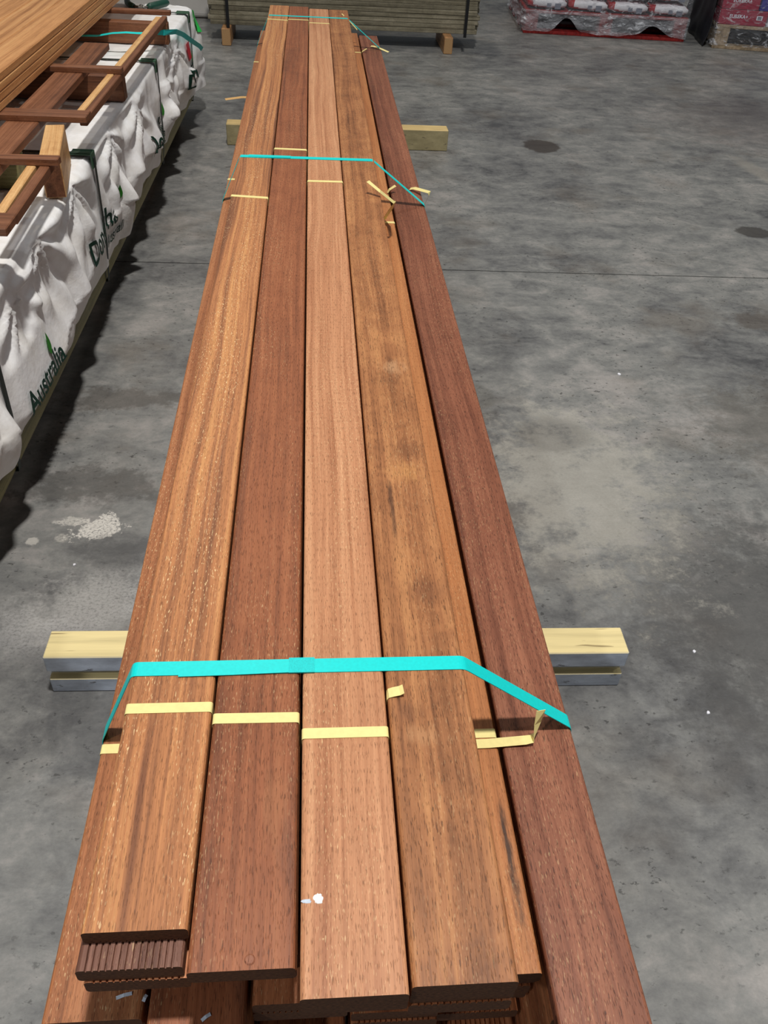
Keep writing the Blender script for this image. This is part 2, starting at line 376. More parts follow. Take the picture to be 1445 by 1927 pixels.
def disc(name, c, r, h, mat, parent=None, ragged=0.0, seg=22, sy=1.0, dome=False):
    v = []; f = []
    for lay in range(2):
        rr = r * (0.72 if (lay and dome) else 1.0 if not lay else 0.93)
        for k in range(seg):
            a = 2 * math.pi * k / seg; q = rr * (1 + ragged * noise.noise(Vector((math.cos(a) * 2, math.sin(a) * 2, r * 900))))
            v.append((c[0] + q * math.cos(a), c[1] + q * math.sin(a) * sy, c[2] + h * lay))
    for k in range(seg): f.append((k, (k + 1) % seg, seg + (k + 1) % seg, seg + k))
    f += [tuple(range(seg))[::-1], tuple(range(seg, 2 * seg))]
    return link(name, mesh(name, v, f), mat, parent)
def text_mesh(name, body, size, cuts=0.0):
    cu = bpy.data.curves.new(name, 'FONT'); cu.body = body; cu.size = size; cu.resolution_u = 3; cu.offset = size * 0.018
    to = bpy.data.objects.new(name, cu); C.objects.link(to)
    bpy.context.view_layer.update()
    me = bpy.data.meshes.new_from_object(to.evaluated_get(bpy.context.evaluated_depsgraph_get()))
    bpy.data.objects.remove(to); bpy.data.curves.remove(cu)
    if cuts:
        bm = bmesh.new(); bm.from_mesh(me)
        xs = [v.co.x for v in bm.verts]; ys = [v.co.y for v in bm.verts]
        for ax, lo, hi in ((0, min(xs), max(xs)), (1, min(ys), max(ys))):
            t = lo + cuts
            while t < hi:
                p = [0, 0, 0]; nrm = [0, 0, 0]; p[ax] = t; nrm[ax] = 1
                bmesh.ops.bisect_plane(bm, geom=bm.verts[:] + bm.edges[:] + bm.faces[:], plane_co=p, plane_no=nrm); t += cuts
        bm.to_mesh(me); bm.free()
    return me

# ================================================================== SETTING
fl = box('floor', -9, 12, -4, 16, -0.2, -0.012, JOINT, b=0); fl['kind'] = 'structure'
jr = -0.0195
def floor_piece(y0l, y0r, y1l, y1r):
    v = [(-9, y0l, 0), (12, y0r, 0), (12, y1r, 0), (-9, y1l, 0)]
    v += [(a, b, -0.012) for a, b, _ in v]
    f = [(0, 1, 2, 3), (7, 6, 5, 4), (0, 4, 5, 1), (1, 5, 6, 2), (2, 6, 7, 3), (3, 7, 4, 0)]
    link('slab', mesh('slab', v, f), CONC, fl)
yj = lambda x: 2.709 + jr * x
floor_piece(-4, -4, yj(-9) - 0.003, yj(12) - 0.003)
floor_piece(yj(-9) + 0.003, yj(12) + 0.003, 16, 16)

# ================================================================== MAIN DECKING STACK
T = 0.0191; PITCH = 0.0193; BW = 0.0875
Z0 = 0.0905; L6 = Z0 + 14 * PITCH; TOP = L6 + 6 * PITCH
def board_profile():
    p = []; r = 0.0040; hw = BW / 2; n = 3
    def arc(cx, cz, a0, a1):
        for i in range(n + 1):
            a = math.radians(a0 + (a1 - a0) * i / n); p.append((cx + r * math.cos(a), cz + r * math.sin(a)))
    arc(hw - r, T - r, 0, 90); arc(-hw + r, T - r, 90, 180); arc(-hw + r, r, 180, 270)
    g = 14; x0 = -hw + 0.0060; pw = (BW - 0.012) / g; dp = 0.0022
    for i in range(g):
        a = x0 + i * pw
        p += [(a + pw * 0.30, 0), (a + pw * 0.42, dp), (a + pw * 0.58, dp), (a + pw * 0.70, 0)]
    arc(hw - r, r, 270, 360)
    return p
PROF = board_profile()
_bm = {}
def board_mesh(L):
    k = round(L, 3)
    if k not in _bm:
        n = len(PROF); v = [(x, 0, z) for x, z in PROF] + [(x, L, z) for x, z in PROF]
        f = [(i, (i + 1) % n, n + (i + 1) % n, n + i) for i in range(n)] + [tuple(range(n)), tuple(range(n, 2 * n))]
        me = mesh('decking_board', v, f)
        me.materials.append(WG); me.materials.append(EG)
        for p in me.polygons: p.material_index = 1 if abs(p.normal.y) > 0.9 else 0
        _bm[k] = me
    return _bm[k]
def board(xc, y0, L, z, mat, label, flip=False, group='decking boards in the strapped stack', rz=0.0, wide=None):
    o = bpy.data.objects.new('decking_board', board_mesh(L)); C.objects.link(o)
    o.material_slots[0].link = 'OBJECT'; o.material_slots[0].material = mat
    o.location = (xc, y0, z + (T if flip else 0)); o.rotation_euler = (0, math.pi if flip else 0, rz)
    return tag(o, label, 'board', group)

UX = [-0.1523, -0.0622, 0.0290, 0.1190]                  # columns of the upper tier
UZR = [-0.0003, 0.0, 0.0003, 0.0006]                      # slight fan of the pieces
ULAB = ['striped orange-brown decking board on top of the stack, leftmost of four',
        'plain reddish-brown decking board on top of the stack, second from left',
        'pale pinkish decking board on top of the stack, with a white paint spot',
        'figured brown decking board on top of the stack, rightmost of its four raised boards']
UMAT = [W1, W2, W3, W4]
UF = [[0.320, 0.298, 0.2965, 0.335, 0.33, 0.34], [0.285, 0.292, 0.300, 0.32, 0.33, 0.33], [0.261, 0.2635, 0.30, 0.32, 0.33, 0.34], [0.266, 0.2675, 0.266, 0.31, 0.33, 0.33]]
UL = [4.15, 4.178, 4.162, 4.154]
COLN = ['leftmost', 'second', 'third', 'fourth']
ORD = ['', 'second', 'third']
tops = []
for c in range(4):
    for k in range(6):
        z = TOP - (k + 1) * PITCH + 0.0001
        if k == 0: lab = ULAB[c]; mt = UMAT[c]
        elif c == 0 and k == 1: lab = 'reeded decking board grooves-up, sticking out just under the striped top board'; mt = WR
        elif c == 0 and k == 2: lab = 'decking board with a bright sawn corner, third down in the leftmost bundle'; mt = WG
        elif k == 1: lab = '%s bundle from left: decking board directly under the top board' % COLN[c]; mt = WG
        elif k == 2: lab = '%s bundle from left: third decking board down, end in shadow' % COLN[c]; mt = WG
        else: lab = 'decking board buried in the lower half of the upper bundles'; mt = WG
        o = board(UX[c] + random.uniform(-0.0006, 0.0006) * (k > 0) - (0.0035 if (c == 0 and k == 1) else 0) + 0.0, UF[c][k], UL[c], z, mt, lab, flip=(k in (1, 2, 4)), rz=UZR[c],
                  group='decking boards in the strapped stack' if k < 3 else 'hidden boards of the upper bundles')
        if k == 0: tops.append(o)
LX = [-0.2020 + 0.0927 * i for i in range(6)]
LF = [0.294, 0.236, 0.300, 0.31, 0.315, 0.232]
LE = [4.53, 4.50, 4.50, 4.53, 4.556, 4.511]
LMAT = [W7, W2, WG, WG, W6, W5]
LLAB = ['brown decking board at the far left of the stack, on the lower tier',
        'decking board of the lower tier showing its end below the red top board',
        'decking board of the lower tier in deep shadow under the red top board',
        'decking board of the lower tier hidden under the pale top board',
        'narrow visible strip of orange decking board between the figured and the dark board',
        'dark reddish decking board on the right, lowest of the long visible faces']
lows = []
for c in range(6):
    for k in range(14):
        z = L6 - (k + 1) * PITCH + 0.0001
        y0 = LF[c] + (0 if k == 0 else random.uniform(0.0, 0.05)); L = round(LE[c] - LF[c], 3)
        if c in (0,) and k: y0 = LF[c] + 0.004 * k
        o = board(LX[c], y0, L, z, LMAT[c] if k == 0 else WG, LLAB[c] if k == 0 else 'decking board below the first layer of the lower tier',
                  flip=(k % 2 == 1), group='decking boards in the strapped stack' if k == 0 else 'hidden boards of the lower tier')
        if k == 0: lows.append(o)

# paint spot on the pale board, plug in the red board (parts of those boards)
def onboard(o, x, y): return (x - o.location.x, y - o.location.y, T)
disc('paint_spot', onboard(tops[2], 0.0005, 0.3405), 0.0046, 0.0006, PAINTW, tops[2], 0.5)
disc('paint_smear', onboard(tops[2], -0.0095, 0.3385), 0.0050, 0.0002, SCRAP, tops[2], 0.5, sy=0.35)
disc('wood_plug', onboard(tops[1], -0.0555, 0.2930), 0.0046, 0.0008, W5, tops[1], 0.1, dome=True)
# shavings of plastic on the lower boards at the front
for (x, y, a, l, lab) in ((-0.176, 0.3135, 0.25, 0.014, 'white plastic shaving lying on the far left board under the overhang'),
                          (-0.157, 0.3105, 1.2, 0.006, 'small white plastic crumb at the edge of the far left board'),
                          (-0.1005, 0.2920, 0.6, 0.009, 'white plastic crumb in the shadow under the red board')):
    s = tag(ribbon('plastic_shaving', [(x - math.cos(a) * l / 2, y - math.sin(a) * l / 2, L6 + 0.001), (x, y, L6 + 0.0022), (x + math.cos(a) * l / 2, y + math.sin(a) * l / 2, L6 + 0.001)], (-math.sin(a), math.cos(a), 0.3), 0.003, 0.0004, SCRAP), lab, 'scrap', 'plastic scraps on the boards')

# ---- teal straps round the whole stack
xl, xr = LX[0] - BW / 2, LX[5] + BW / 2
def strap_poly(dx0=0.0, dx1=0.0):
    e = 0.0006
    return [(UX[0] - BW / 2 + dx0 - 0.001, TOP + e), (UX[3] + BW / 2 + dx1, TOP + e), (xr + e, L6 + e), (xr + e, Z0 - e), (xl - e, Z0 - e), (xl - e, L6 + e)]
def teal(y, label, skew, dx0=0, dx1=0):
    s = empty('packing_strap', (0, y, 0)); tag(s, label, 'strap', 'teal straps round the stack')
    loop_band('strap_loop', strap_poly(dx0, dx1), 0, 0.019, 0.0009, TEAL, s, 0.005, skew)
    return s
s1 = teal(0.5965, 'wide teal plastic strap nearest the camera, welded over the red board', 0.0)
z = TOP + 0.0017
ribbon('weld', [(-0.030, 0, z), (-0.002, 0, z)], (0, 1, 0), 0.0205, 0.0016, TEALE, s1)
ribbon('strap_tail', [(-0.1475, -0.0038, TOP + 0.0013), (-0.09, -0.0030, z - 0.0003), (-0.028, -0.0015, z + 0.0003)], (0, 1, 0), 0.0165, 0.0008, TEAL, s1)
s2 = teal(2.3120, 'teal plastic strap across the middle of the stack', -0.012, 0.004, -0.006)
s3 = teal(4.2270, 'teal plastic strap near the far end of the stack', -0.01, 0.006, -0.01)
ribbon('strap_tail', [(-0.17, 0.004, TOP + 0.0016), (-0.06, 0.0, TOP + 0.0022)], (0, 1, 0), 0.017, 0.0008, TEAL, s2)

# ---- yellow bands round single bundles
BG = 'yellow bands round the board bundles'
def yband(c, y, label, low=False, skew=0.0):
    if low: x0, x1, z0, z1 = LX[c] - BW / 2, LX[c] + BW / 2, L6 - 7 * PITCH, L6
    else: x0, x1, z0, z1 = UX[c] - BW / 2, UX[c] + BW / 2, L6 + 0.0006, TOP
    off = (UZR[c] * -(y - 0.3)) if not low else 0
    e = 0.0004
    return tag(loop_band('bundle_band', [(x0 - e + off, z1 + e), (x1 + e + off, z1 + e), (x1 + e + off, z0), (x0 - e + off, z0)], y, 0.0125, 0.0006, YEL, None, 0.0035, skew), label, 'band', BG)
yband(0, 0.545, 'yellow band on the striped board in front of the near teal strap')
yband(1, 0.529, 'yellow band on the red board in front of the near teal strap', skew=-0.01)
yband(2, 0.509, 'yellow band on the pale board in front of the near teal strap')
yband(0, 0.577, 'yellow band on the far left lower board by the near teal strap', True)
yband(4, 0.584, 'yellow band on the narrow orange strip by the near teal strap', True)
yband(0, 2.000, 'yellow band on the striped board in front of the middle strap', skew=-0.12)
yband(1, 2.380, 'yellow band on the red board behind the middle strap', skew=-0.05)
yband(2, 2.137, 'yellow band on the pale board in front of the middle strap')
yband(4, 2.178, 'yellow band on the narrow orange strip near the middle strap', True)
yband(0, 2.477, 'yellow band on the far left lower board by the middle strap', True)
yband(0, 4.115, 'yellow band on the striped board at the far end', skew=-0.15)
yband(1, 4.155, 'yellow band on the red board at the far end')
yband(2, 4.100, 'yellow band on the pale board at the far end')
yband(4, 4.148, 'yellow band on the narrow orange strip at the far end', True)
yband(0, 3.90, 'yellow band on the far left lower board near its far end', True)
LB = 'snapped yellow band ends'
def loose(pts, wd, lab, mat=YEL, width=0.0125, th=0.0006): return tag(ribbon('loose_band', pts, wd, width, th, mat), lab, 'band', LB)
x4 = UX[3] - BW / 2
loose([(x4 - 0.0006, 0.557, TOP - 0.012), (x4 - 0.0004, 0.557, TOP - 0.003), (x4 + 0.0012, 0.557, TOP + 0.0002), (x4 + 0.006, 0.5575, TOP + 0.0016), (x4 + 0.013, 0.558, TOP + 0.0030), (x4 + 0.017, 0.5585, TOP + 0.0052)],
      (0.05, 1, 0), 'torn yellow band stub curling over the left edge of the figured board')
loose([(0.176, 0.569, L6 + 0.0012), (0.20, 0.569, L6 + 0.0016), (0.245, 0.5705, L6 + 0.004), (0.2535, 0.571, L6 + 0.0055), (0.2555, 0.5725, L6 + 0.010), (0.2580, 0.578, L6 + 0.026), (0.2600, 0.583, L6 + 0.044)],
      [(0, 1, 0), (0, 1, 0), (0.1, 1, 0), (0.2, 1, 0), (0.4, 1, 0), (0.75, 0.6, 0), (0.9, 0.3, 0)], 'long loose yellow band bent up under the near teal strap')
loose([(0.1842, 2.1901, 0.3625), (0.1963, 2.1389, 0.41), (0.1982, 2.0685, 0.452), (0.1945, 2.059, 0.458), (0.1591, 2.0388, 0.49), (0.1302, 2.0599, 0.506)],
      [(1, .6, 0), (1, .5, 0), (.6, 1, 0), (.3, 1, .1), (.2, 1, .3), (.2, 1, .3)], 'snapped yellow band sticking up in front of the middle strap', width=0.011)
loose([(0.208, 2.392, L6 + 0.003), (0.2135, 2.394, 0.372), (0.2305, 2.4005, 0.381)], (0.1, 1, 0.3), 'short yellow band end poking up from the gap beside the orange strip', width=0.011)
loose([(0.275, 2.425, 0.3645), (0.286, 2.416, 0.3700), (0.3222, 2.357, 0.380), (0.3235, 2.359, 0.374), (0.3170, 2.384, 0.340)], (0.4, 1, 0.3), 'loose yellow band end beyond the right edge at the middle strap', width=0.011)
loose([(0.1289, 4.2856, 0.484), (0.16, 4.295, 0.46), (0.2001, 4.3083, 0.42)], (0.2, 1, 0.3), 'pale loose band end crossing the far teal strap', width=0.009)
loose([(0.262, 4.262, 0.3655), (0.2739, 4.2525, 0.367), (0.305, 4.21, 0.3660), (0.336, 4.1715, 0.362)], (0.2, 1, 0.3), 'pale loose band end hanging over the far right edge', width=0.009)
loose([(0.216, 4.148, L6 + 0.002), (0.2185, 4.1477, 0.366), (0.2373, 4.1535, 0.376)], (0.1, 1, 0.2), 'tiny yellow band end on the dark board at the far end', width=0.01)
loose([(-0.2475, 3.597, 0.300), (-0.28, 3.585, 0.302), (-0.340, 3.554, 0.300)], (0.1, 1, 0.5), 'tan band end sticking out from the left side of the stack', YELD, 0.010)

# ---- bearers under the stack
def bearer_groove(name, L, W, H, g0, g1, gd, mat):
    prof = [(0, 0), (W, 0), (W, H), (0, H), (0, g1), (gd, g1), (gd, g0), (0, g0)]
    n = len(prof); v = [(0, y, z) for y, z in prof] + [(L, y, z) for y, z in prof]
    f = [(i, (i + 1) % n, n + (i + 1) % n, n + i) for i in range(n)] + [tuple(range(n)), tuple(range(n, 2 * n))]
    me = mesh(name, v, f)
    bm = bmesh.new(); bm.from_mesh(me); bmesh.ops.bevel(bm, geom=bm.edges[:], offset=0.0018, segments=1, affect='EDGES'); bm.to_mesh(me); bm.free()
    return link(name, me, mat)
b1 = bearer_groove('timber_bearer', 1.0, 0.060, 0.090, 0.034, 0.053, 0.014, BM1)
b1.location = (-0.4545, 0.9445, 0.0002); b1.rotation_euler = (0, 0, -0.0145)
tag(b1, 'cream pine bearer with a grooved front, under the near end of the stack', 'bearer', 'bearers under the stack')
b2 = link('timber_bearer', boxme('timber_bearer', 0, 0.997, 0, 0.075, 0, 0.090, 0.003), BM2)
b2.location = (-0.386, 3.985, 0.0002); b2.rotation_euler = (0, 0, 0.004)
tag(b2, 'plain pale pine bearer under the far end of the stack', 'bearer', 'bearers under the stack')

# ================================================================== WRAPPED PACK ON THE LEFT
PK = empty('wrapped_timber_pack', (-0.600, 2.38, 0.0), -0.020)     # local: x=0 right face, y along
tag(PK, 'long timber pack in crumpled white printed wrap, on the left', 'timber pack')
YN, YF, ZB, ZT = -1.75, 2.17, 0.092, 0.447
def fbm(x, y, z=0.0): return noise.fractal(Vector((x, y, z)), 1.0, 2.0, 4)
STR = [-0.92, 0.0, 1.05, 1.96]                                     # strap positions along the pack
GA = [(-0.225, 0.015), (0.225, 0.02), (0.60, 0.045), (-0.55, 0.02), (-0.75, 0.06), (1.5, 0.06), (1.25, 0.12), (-1.1, 0.03)]
SL = 0.292                                                          # length of the side drop
def side_disp(u, s):
    t = max(0.0, s / SL)
    ang = 0.020 + 0.016 * noise.noise(Vector((u * 1.9, 3.3, 0)))
    crest = 0.70 + 0.10 * noise.noise(Vector((u * 1.3, 8.1, 0))) + 0.17 * math.exp(-((u + 0.76) / 0.22) ** 4)
    d = ang * (t / crest) ** 1.4 if t < crest else ang * (1 - 1.15 * ((t - crest) / (1 - crest)) ** 1.3)
    ph = u * 7.0 + 1.3 * noise.noise(Vector((u * 2.3, s * 3, 1.7)))
    folds = abs(noise.noise(Vector((ph, s * 1.6, 0.3)))) - 0.22
    d += folds * 0.088 * min(1.0, t * 1.6) * (1.0 if t < crest else 0.55)
    d += 0.020 * noise.noise(Vector((u * 5.0, s * 7.0, 4.4))) * min(1, t * 3)
    d += 0.007 * noise.noise(Vector((u * 17.0, s * 15.0, 2.4))) * min(1, t * 4)
    flat = max(math.exp(-((u + 0.76) / 0.17) ** 4) * min(1, max(0, (t - 0.40) / 0.12)), math.exp(-((u - 1.80) / 0.10) ** 4) * (1 if t < 0.6 else 0), math.exp(-((u + 0.12) / 0.10) ** 4) * min(1, max(0, (t - 0.40) / 0.12)) * 0.7)
    base_ = ang * (t / crest) ** 1.4 if t < crest else ang * (1 - 1.15 * ((t - crest) / (1 - crest)) ** 1.3)
    d = d * (1 - flat) + base_ * flat
    for gu, gs in GA:
        dx, dy = u - gu, s - gs + 0.012
        r = math.hypot(dx, dy)
        if dy > -0.02 and r < 0.4:
            th = math.atan2(dx, max(dy, 1e-4))
            d += (1 - flat) * 0.010 * math.sin(11 * th + 5 * gu) * math.exp(-((r - 0.09) / 0.11) ** 2) * min(1, r / 0.03)
            if r < 0.05: d += 0.006 * noise.noise(Vector((u * 70, s * 70, 9)))* (1 - r / 0.05)
    k = 1.0
    for us in STR: k = min(k, 1 - 0.92 * math.exp(-((u - us) / 0.035) ** 2))
    return max(d * k + 0.004, -0.003)
HEM = lambda u: SL + 0.022 * noise.noise(Vector((u * 1.7, 5.5, 0))) + 0.010 * noise.noise(Vector((u * 8, 5.5, 0))) + (0.03 if u > 1.9 else 0)
RC = 0.07
def plan(u):
    """plan path of the side: straight, round the far corner, then along the end"""
    Ls = YF - RC
    if u <= Ls: return Vector((0, u)), Vector((1, 0))
    a = (u - Ls) / RC
    if a <= math.pi / 2: return Vector((-RC + RC * math.cos(a), Ls + RC * math.sin(a))), Vector((math.cos(a), math.sin(a)))
    return Vector((-RC - (u - Ls - RC * math.pi / 2), YF)), Vector((0, 1))
def wrap_pt(u, s, off=0.0):
    p, n = plan(u); d = side_disp(u, s) + off
    # rounded top edge
    e = 0.012
    if s < 0: return Vector((p.x - n.x * (-s), p.y - n.y * (-s), ZT))
    zz = ZT - s
    r_in = e * max(0.0, 1 - s / e) ** 2
    flare = 0.0
    if YF - 0.25 < u < YF + 0.4: flare = 0.05 * (s / SL) * math.exp(-((u - YF) / 0.12) ** 2)
    return Vector((p.x + n.x * (d - r_in + flare), p.y + n.y * (d - r_in + flare), zz))
nu, ns = 460, 46
U1 = YF - RC + RC * math.pi / 2 + 0.95
v, f = [], []
us_ = [YN + (U1 - YN) * i / nu for i in range(nu + 1)]
for u in us_:
    h = HEM(u)
    for j in range(ns + 1): v.append(wrap_pt(u, h * j / ns))
for i in range(nu):
    for j in range(ns):
        a = i * (ns + 1) + j; f.append((a, a + ns + 1, a + ns + 2, a + 1))
# top sheet
base = len(v); nx, ny = 34, 170
for i in range(ny + 1):
    y = YN + (YF - YN) * i / ny
    for j in range(nx + 1):
        x = -1.05 * j / nx
        yy = y
        # follow the rounded far corner
        if y > YF - RC and x > -RC:
            q = RC - math.sqrt(max(0, RC ** 2 - (y - (YF - RC)) ** 2)); x = -q + (x + 0) * (RC - q) / RC if q < RC else -RC
        e = min(1.0, j / 2.0)
        zz = ZT + e * (0.004 * noise.noise(Vector((x * 9, y * 6, 0))) + 0.0035 * noise.noise(Vector((x * 24, y * 18, 3)))) - (0 if j else 0.001)
        v.append(Vector((x - 0.012 + (side_disp(yy, 0.0) if j == 0 else 0), yy, zz)))
for i in range(ny):
    for j in range(nx):
        a = base + i * (nx + 1) + j; f.append((a, a + nx + 1, a + nx + 2, a + 1))
wr = link('wrap', mesh('wrap', v, f, True), WRAP, PK)
wr['label'] = 'crumpled white plastic wrap'
# printed name, leaf and second line, laid on the wrap surface
def on_wrap(me, name, u0, z0, mat, parent, shear=0.0):
    for vv in me.vertices:
        x, y = vv.co.x, vv.co.y
        vv.co = wrap_pt(u0 + x + shear * y, ZT - (z0 + y), 0.0055)
    return link(name, me, mat, parent)
def leaf_mesh(L, wd):
    v = []; n = 12
    for i in range(n + 1):
        t = i / n; hw = wd * math.sin(math.pi * t ** 0.75) * 0.5 + 0.0004; cx = 0.25 * L * (1 - t) ** 2
        v += [(-0.4 * cx - hw, t * L, 0), (-0.4 * cx, t * L, 0), (-0.4 * cx + hw, t * L, 0)]
    f = []
    for i in range(n):
        for k in (0, 1): f.append((3 * i + k, 3 * i + k + 1, 3 * i + 4 + k, 3 * i + 3 + k))
    me = bpy.data.meshes.new('leaf'); me.from_pydata(v, [], f); return me
for uD in (-1.11, -0.235, 0.665, 1.545):
    if uD > -1: on_wrap(text_mesh('print_name', 'Dongwha', 0.086, 0.005), 'printed_name', uD, 0.236, PRINT, wr)
    on_wrap(text_mesh('print_line', 'Australia', 0.070 if uD < -1 else 0.046, 0.005), 'printed_line', uD + 0.24, 0.190, PRINT, wr)
    on_wrap(leaf_mesh(0.050, 0.020), 'printed_leaf', uD + 0.405 + (0.03 if uD < -1 else 0), 0.232 if uD < -1 else 0.262, LEAF, wr)
# pack timber showing below the wrap
for k in range(8):
    for c in range(2 if k else 11):
        box('timber', -0.094 * (c + 1) + 0.002 + 0.0, -0.094 * c - 0.010, YN + 0.02 + random.uniform(0, 0.02), YF - 0.10 + random.uniform(-0.02, 0.02), ZB + 0.0436 * k, ZB + 0.0436 * k + 0.0428, WP, PK, 0.002)
# straps with corner protectors
for i, us in enumerate(STR):
    s = ribbon('strap', [(-0.98, us, ZT + 0.007), (-0.40, us, ZT + 0.006), (-0.06, us, ZT + 0.0055), (0.006, us, ZT + 0.004), (0.0135, us, ZT - 0.006), (0.012, us + 0.002, ZT - 0.06), (0.008, us + 0.003, 0.2), (-0.004, us + 0.002, ZB - 0.001), (-0.2, us, ZB - 0.0015)], (0, 1, 0), 0.016, 0.0012, DKGREEN, PK)
    w_ = 0.021
    v = [(-0.045, 0), (0.0115, 0), (0.0115, -0.038), (0.0092, -0.038), (0.0092, -0.0025), (-0.045, -0.0025)]
    vv = [(x, us - w_, ZT + 0.0082 + z_) for x, z_ in v] + [(x, us + w_, ZT + 0.0082 + z_) for x, z_ in v]
    n = len(v); ff = [(a, (a + 1) % n, n + (a + 1) % n, n + a) for a in range(n)] + [tuple(range(n)), tuple(range(n, 2 * n))]
    pr = link('corner_protector', mesh('corner_protector', vv, ff), PROT, PK)
    for q in (-1, 1):
        box('rib', -0.044, 0.0105, us + q * 0.015 - 0.003, us + q * 0.015 + 0.003, ZT + 0.0080, ZT + 0.0105, PROT, pr, 0.0008)
# red tag and lime patch on the wrap
def patch(name, u0, z0, wu, hz, mat, n=8, ragged=0.0):
    v = []; f = []
    for i in range(n + 1):
        for j in range(n + 1):
            a, b = i / n - 0.5, j / n - 0.5
            if ragged:
                k = math.hypot(a, b) * 2; m_ = max(abs(a), abs(b)) * 2
                if k > 0: a, b = a * m_ / k, b * m_ / k
                g = 1 + ragged * noise.noise(Vector((a * 5, b * 5, u0)))
                a *= g; b *= g
            v.append(wrap_pt(u0 + a * wu, ZT - (z0 + b * hz), 0.007))
    for i in range(n):
        for j in range(n):
            a = i * (n + 1) + j; f.append((a, a + n + 1, a + n + 2, a + 1))
    return link(name, mesh(name, v, f), mat, PK)
patch('red_tag', 1.795, 0.335, 0.085, 0.066, RED, 20)
patch('lime_patch', YF - RC + 0.015, 0.392, 0.11, 0.085, LIME, 20, 0.25)
# bearers (gluts) under the pack
for i, yy in enumerate((-0.92, 0.02, 1.05, 1.85)):
    g = tag(box('pack_bearer', -1.55, -0.665 + 0.02 * (yy) , 2.38 + yy - 0.035, 2.38 + yy + 0.035, 0.0002, 0.0905, WGL, None, 0.003),
            ['dark bearer under the near end of the wrapped pack', 'bearer under the wrapped pack at the strap by the first leaf print', 'bearer under the middle of the wrapped pack', 'bearer under the far end of the wrapped pack'][i], 'bearer', 'bearers under the wrapped pack')

# ---- skid of rough timber on top of the pack
ZK = ZT + 0.0045
SK = tag(empty('timber_skid', (0, 0, 0)), 'rough skid of brown and pale timber lying on the wrapped pack', 'skid')
def skid(name, p0, p1, wd, z0, z1, mat, label, cat, end=None):
    o = slab(name.replace('skid_', ''), p0, p1, wd, z0, z1, mat, SK, 0.0018, end); o['label'] = label
    return o
ZA, ZBd, ZC = ZK + 0.072, ZK + 0.092, ZK + 0.108
skid('skid_bearer', (-1.35, 3.735), (-0.556, 3.725), 0.05, ZK, ZA, WB, 'brown cross bearer beneath the skid, farthest along the wrapped pack', 'bearer')
skid('skid_bearer', (-1.35, 2.925), (-0.588, 2.915), 0.05, ZK, ZA, WB, 'brown cross bearer beneath the second slat of the skid', 'bearer')
skid('skid_bearer', (-1.35, 2.135), (-0.70, 2.13), 0.06, ZK, ZA, WP, 'pale green-grey cross bearer low in the skid, nearest the camera', 'bearer')
skid('skid_block', (-0.608, 2.050), (-0.652, 2.305), 0.046, ZK, ZBd, WS, 'chunky light block of the skid with its top facing up', 'block', end=WB)
skid('skid_bearer', (-1.35, 1.66), (-0.66, 1.655), 0.05, ZK, ZA, WB, 'brown cross bearer at the picture left edge of the skid', 'bearer')
skid('skid_board', (-0.7455, 1.50), (-0.7270, 3.24), 0.082, ZA, ZBd, WB, 'wide flat brown board running along the skid', 'board')
skid('skid_batten', (-0.6175, 2.40), (-0.5885, 3.72), 0.020, ZA, ZBd, WS, 'long pale sapwood batten along the skid, far half', 'batten')
skid('skid_batten', (-0.5965, 2.37), (-0.5675, 3.74), 0.020, ZA, ZBd, WB, 'long brown batten beside the pale one, far half of skid', 'batten')
skid('skid_batten', (-0.6255, 1.70), (-0.6345, 2.045), 0.021, ZA, ZBd, WS, 'pale wavy-edged batten at the near end of the skid', 'batten')
skid('skid_batten', (-0.6010, 1.70), (-0.6045, 2.035), 0.022, ZA, ZBd, WB, 'straight brown batten at the near end of the skid', 'batten')
for (x1, y1, y0_, wd, lab) in ((-0.545, 3.755, 3.765, 0.030, 'thin brown slat across the skid, farthest one'), (-0.574, 2.845, 2.850, 0.034, 'thin brown slat across the skid, second from the far end'),
                          (-0.576, 2.352, 2.358, 0.060, 'broad dark slat across the skid, third from the far end'), (-0.572, 2.005, 2.012, 0.030, 'thin reddish slat across the skid, fourth from the far end'),
                          (-0.576, 1.630, 1.632, 0.080, 'dark end slat of the skid at the left picture edge')):
    skid('skid_slat', (-1.35, y0_), (x1, y1), wd, ZBd, ZC, WB, lab, 'slat')
# ---- tan decking stack on the skid
TG = 'tan decking boards stacked on the skid'
bmT = boxme('tan_board', -0.0445, 0.0445, 0, 3.1, 0, 0.0192, 0.0025); bmT.materials.append(WT)
for c in range(6):
    for k in range(4):
        o = bpy.data.objects.new('tan_decking_board', bmT); C.objects.link(o)
        o.location = (-0.852 - 0.0905 * c, 1.45 + random.uniform(-0.02, 0.02), ZC + 0.0003 + 0.0197 * k); o.rotation_euler = (0, 0, -0.019)
        if c == 0: lab = 'tan decking board on the right edge of the skid stack, %s' % ['bottom layer', 'second layer up', 'third layer up', 'top layer'][k]
        elif k == 3: lab = 'tan decking board in the top layer on the skid, %s from its right edge' % ['', 'second', 'third', 'fourth', 'fifth', 'sixth'][c]
        else: lab = 'tan decking board hidden inside the stack on the skid'
        tag(o, lab, 'board', TG if (c == 0 or k == 3) else 'hidden tan boards on the skid')
tb = [(-0.775 + 0.002, ZC + 0.0788 + 0.0006), (-0.775 + 0.002, ZC - 0.0003), (-1.36, ZC - 0.0003), (-1.36, ZC + 0.0794)]
tag(loop_band('stack_band', [(a + 0.002, b) for a, b in tb], 3.62, 0.008, 0.0008, YELD, None, 0.003), 'thin tan band round the decking boards on the skid', 'band')
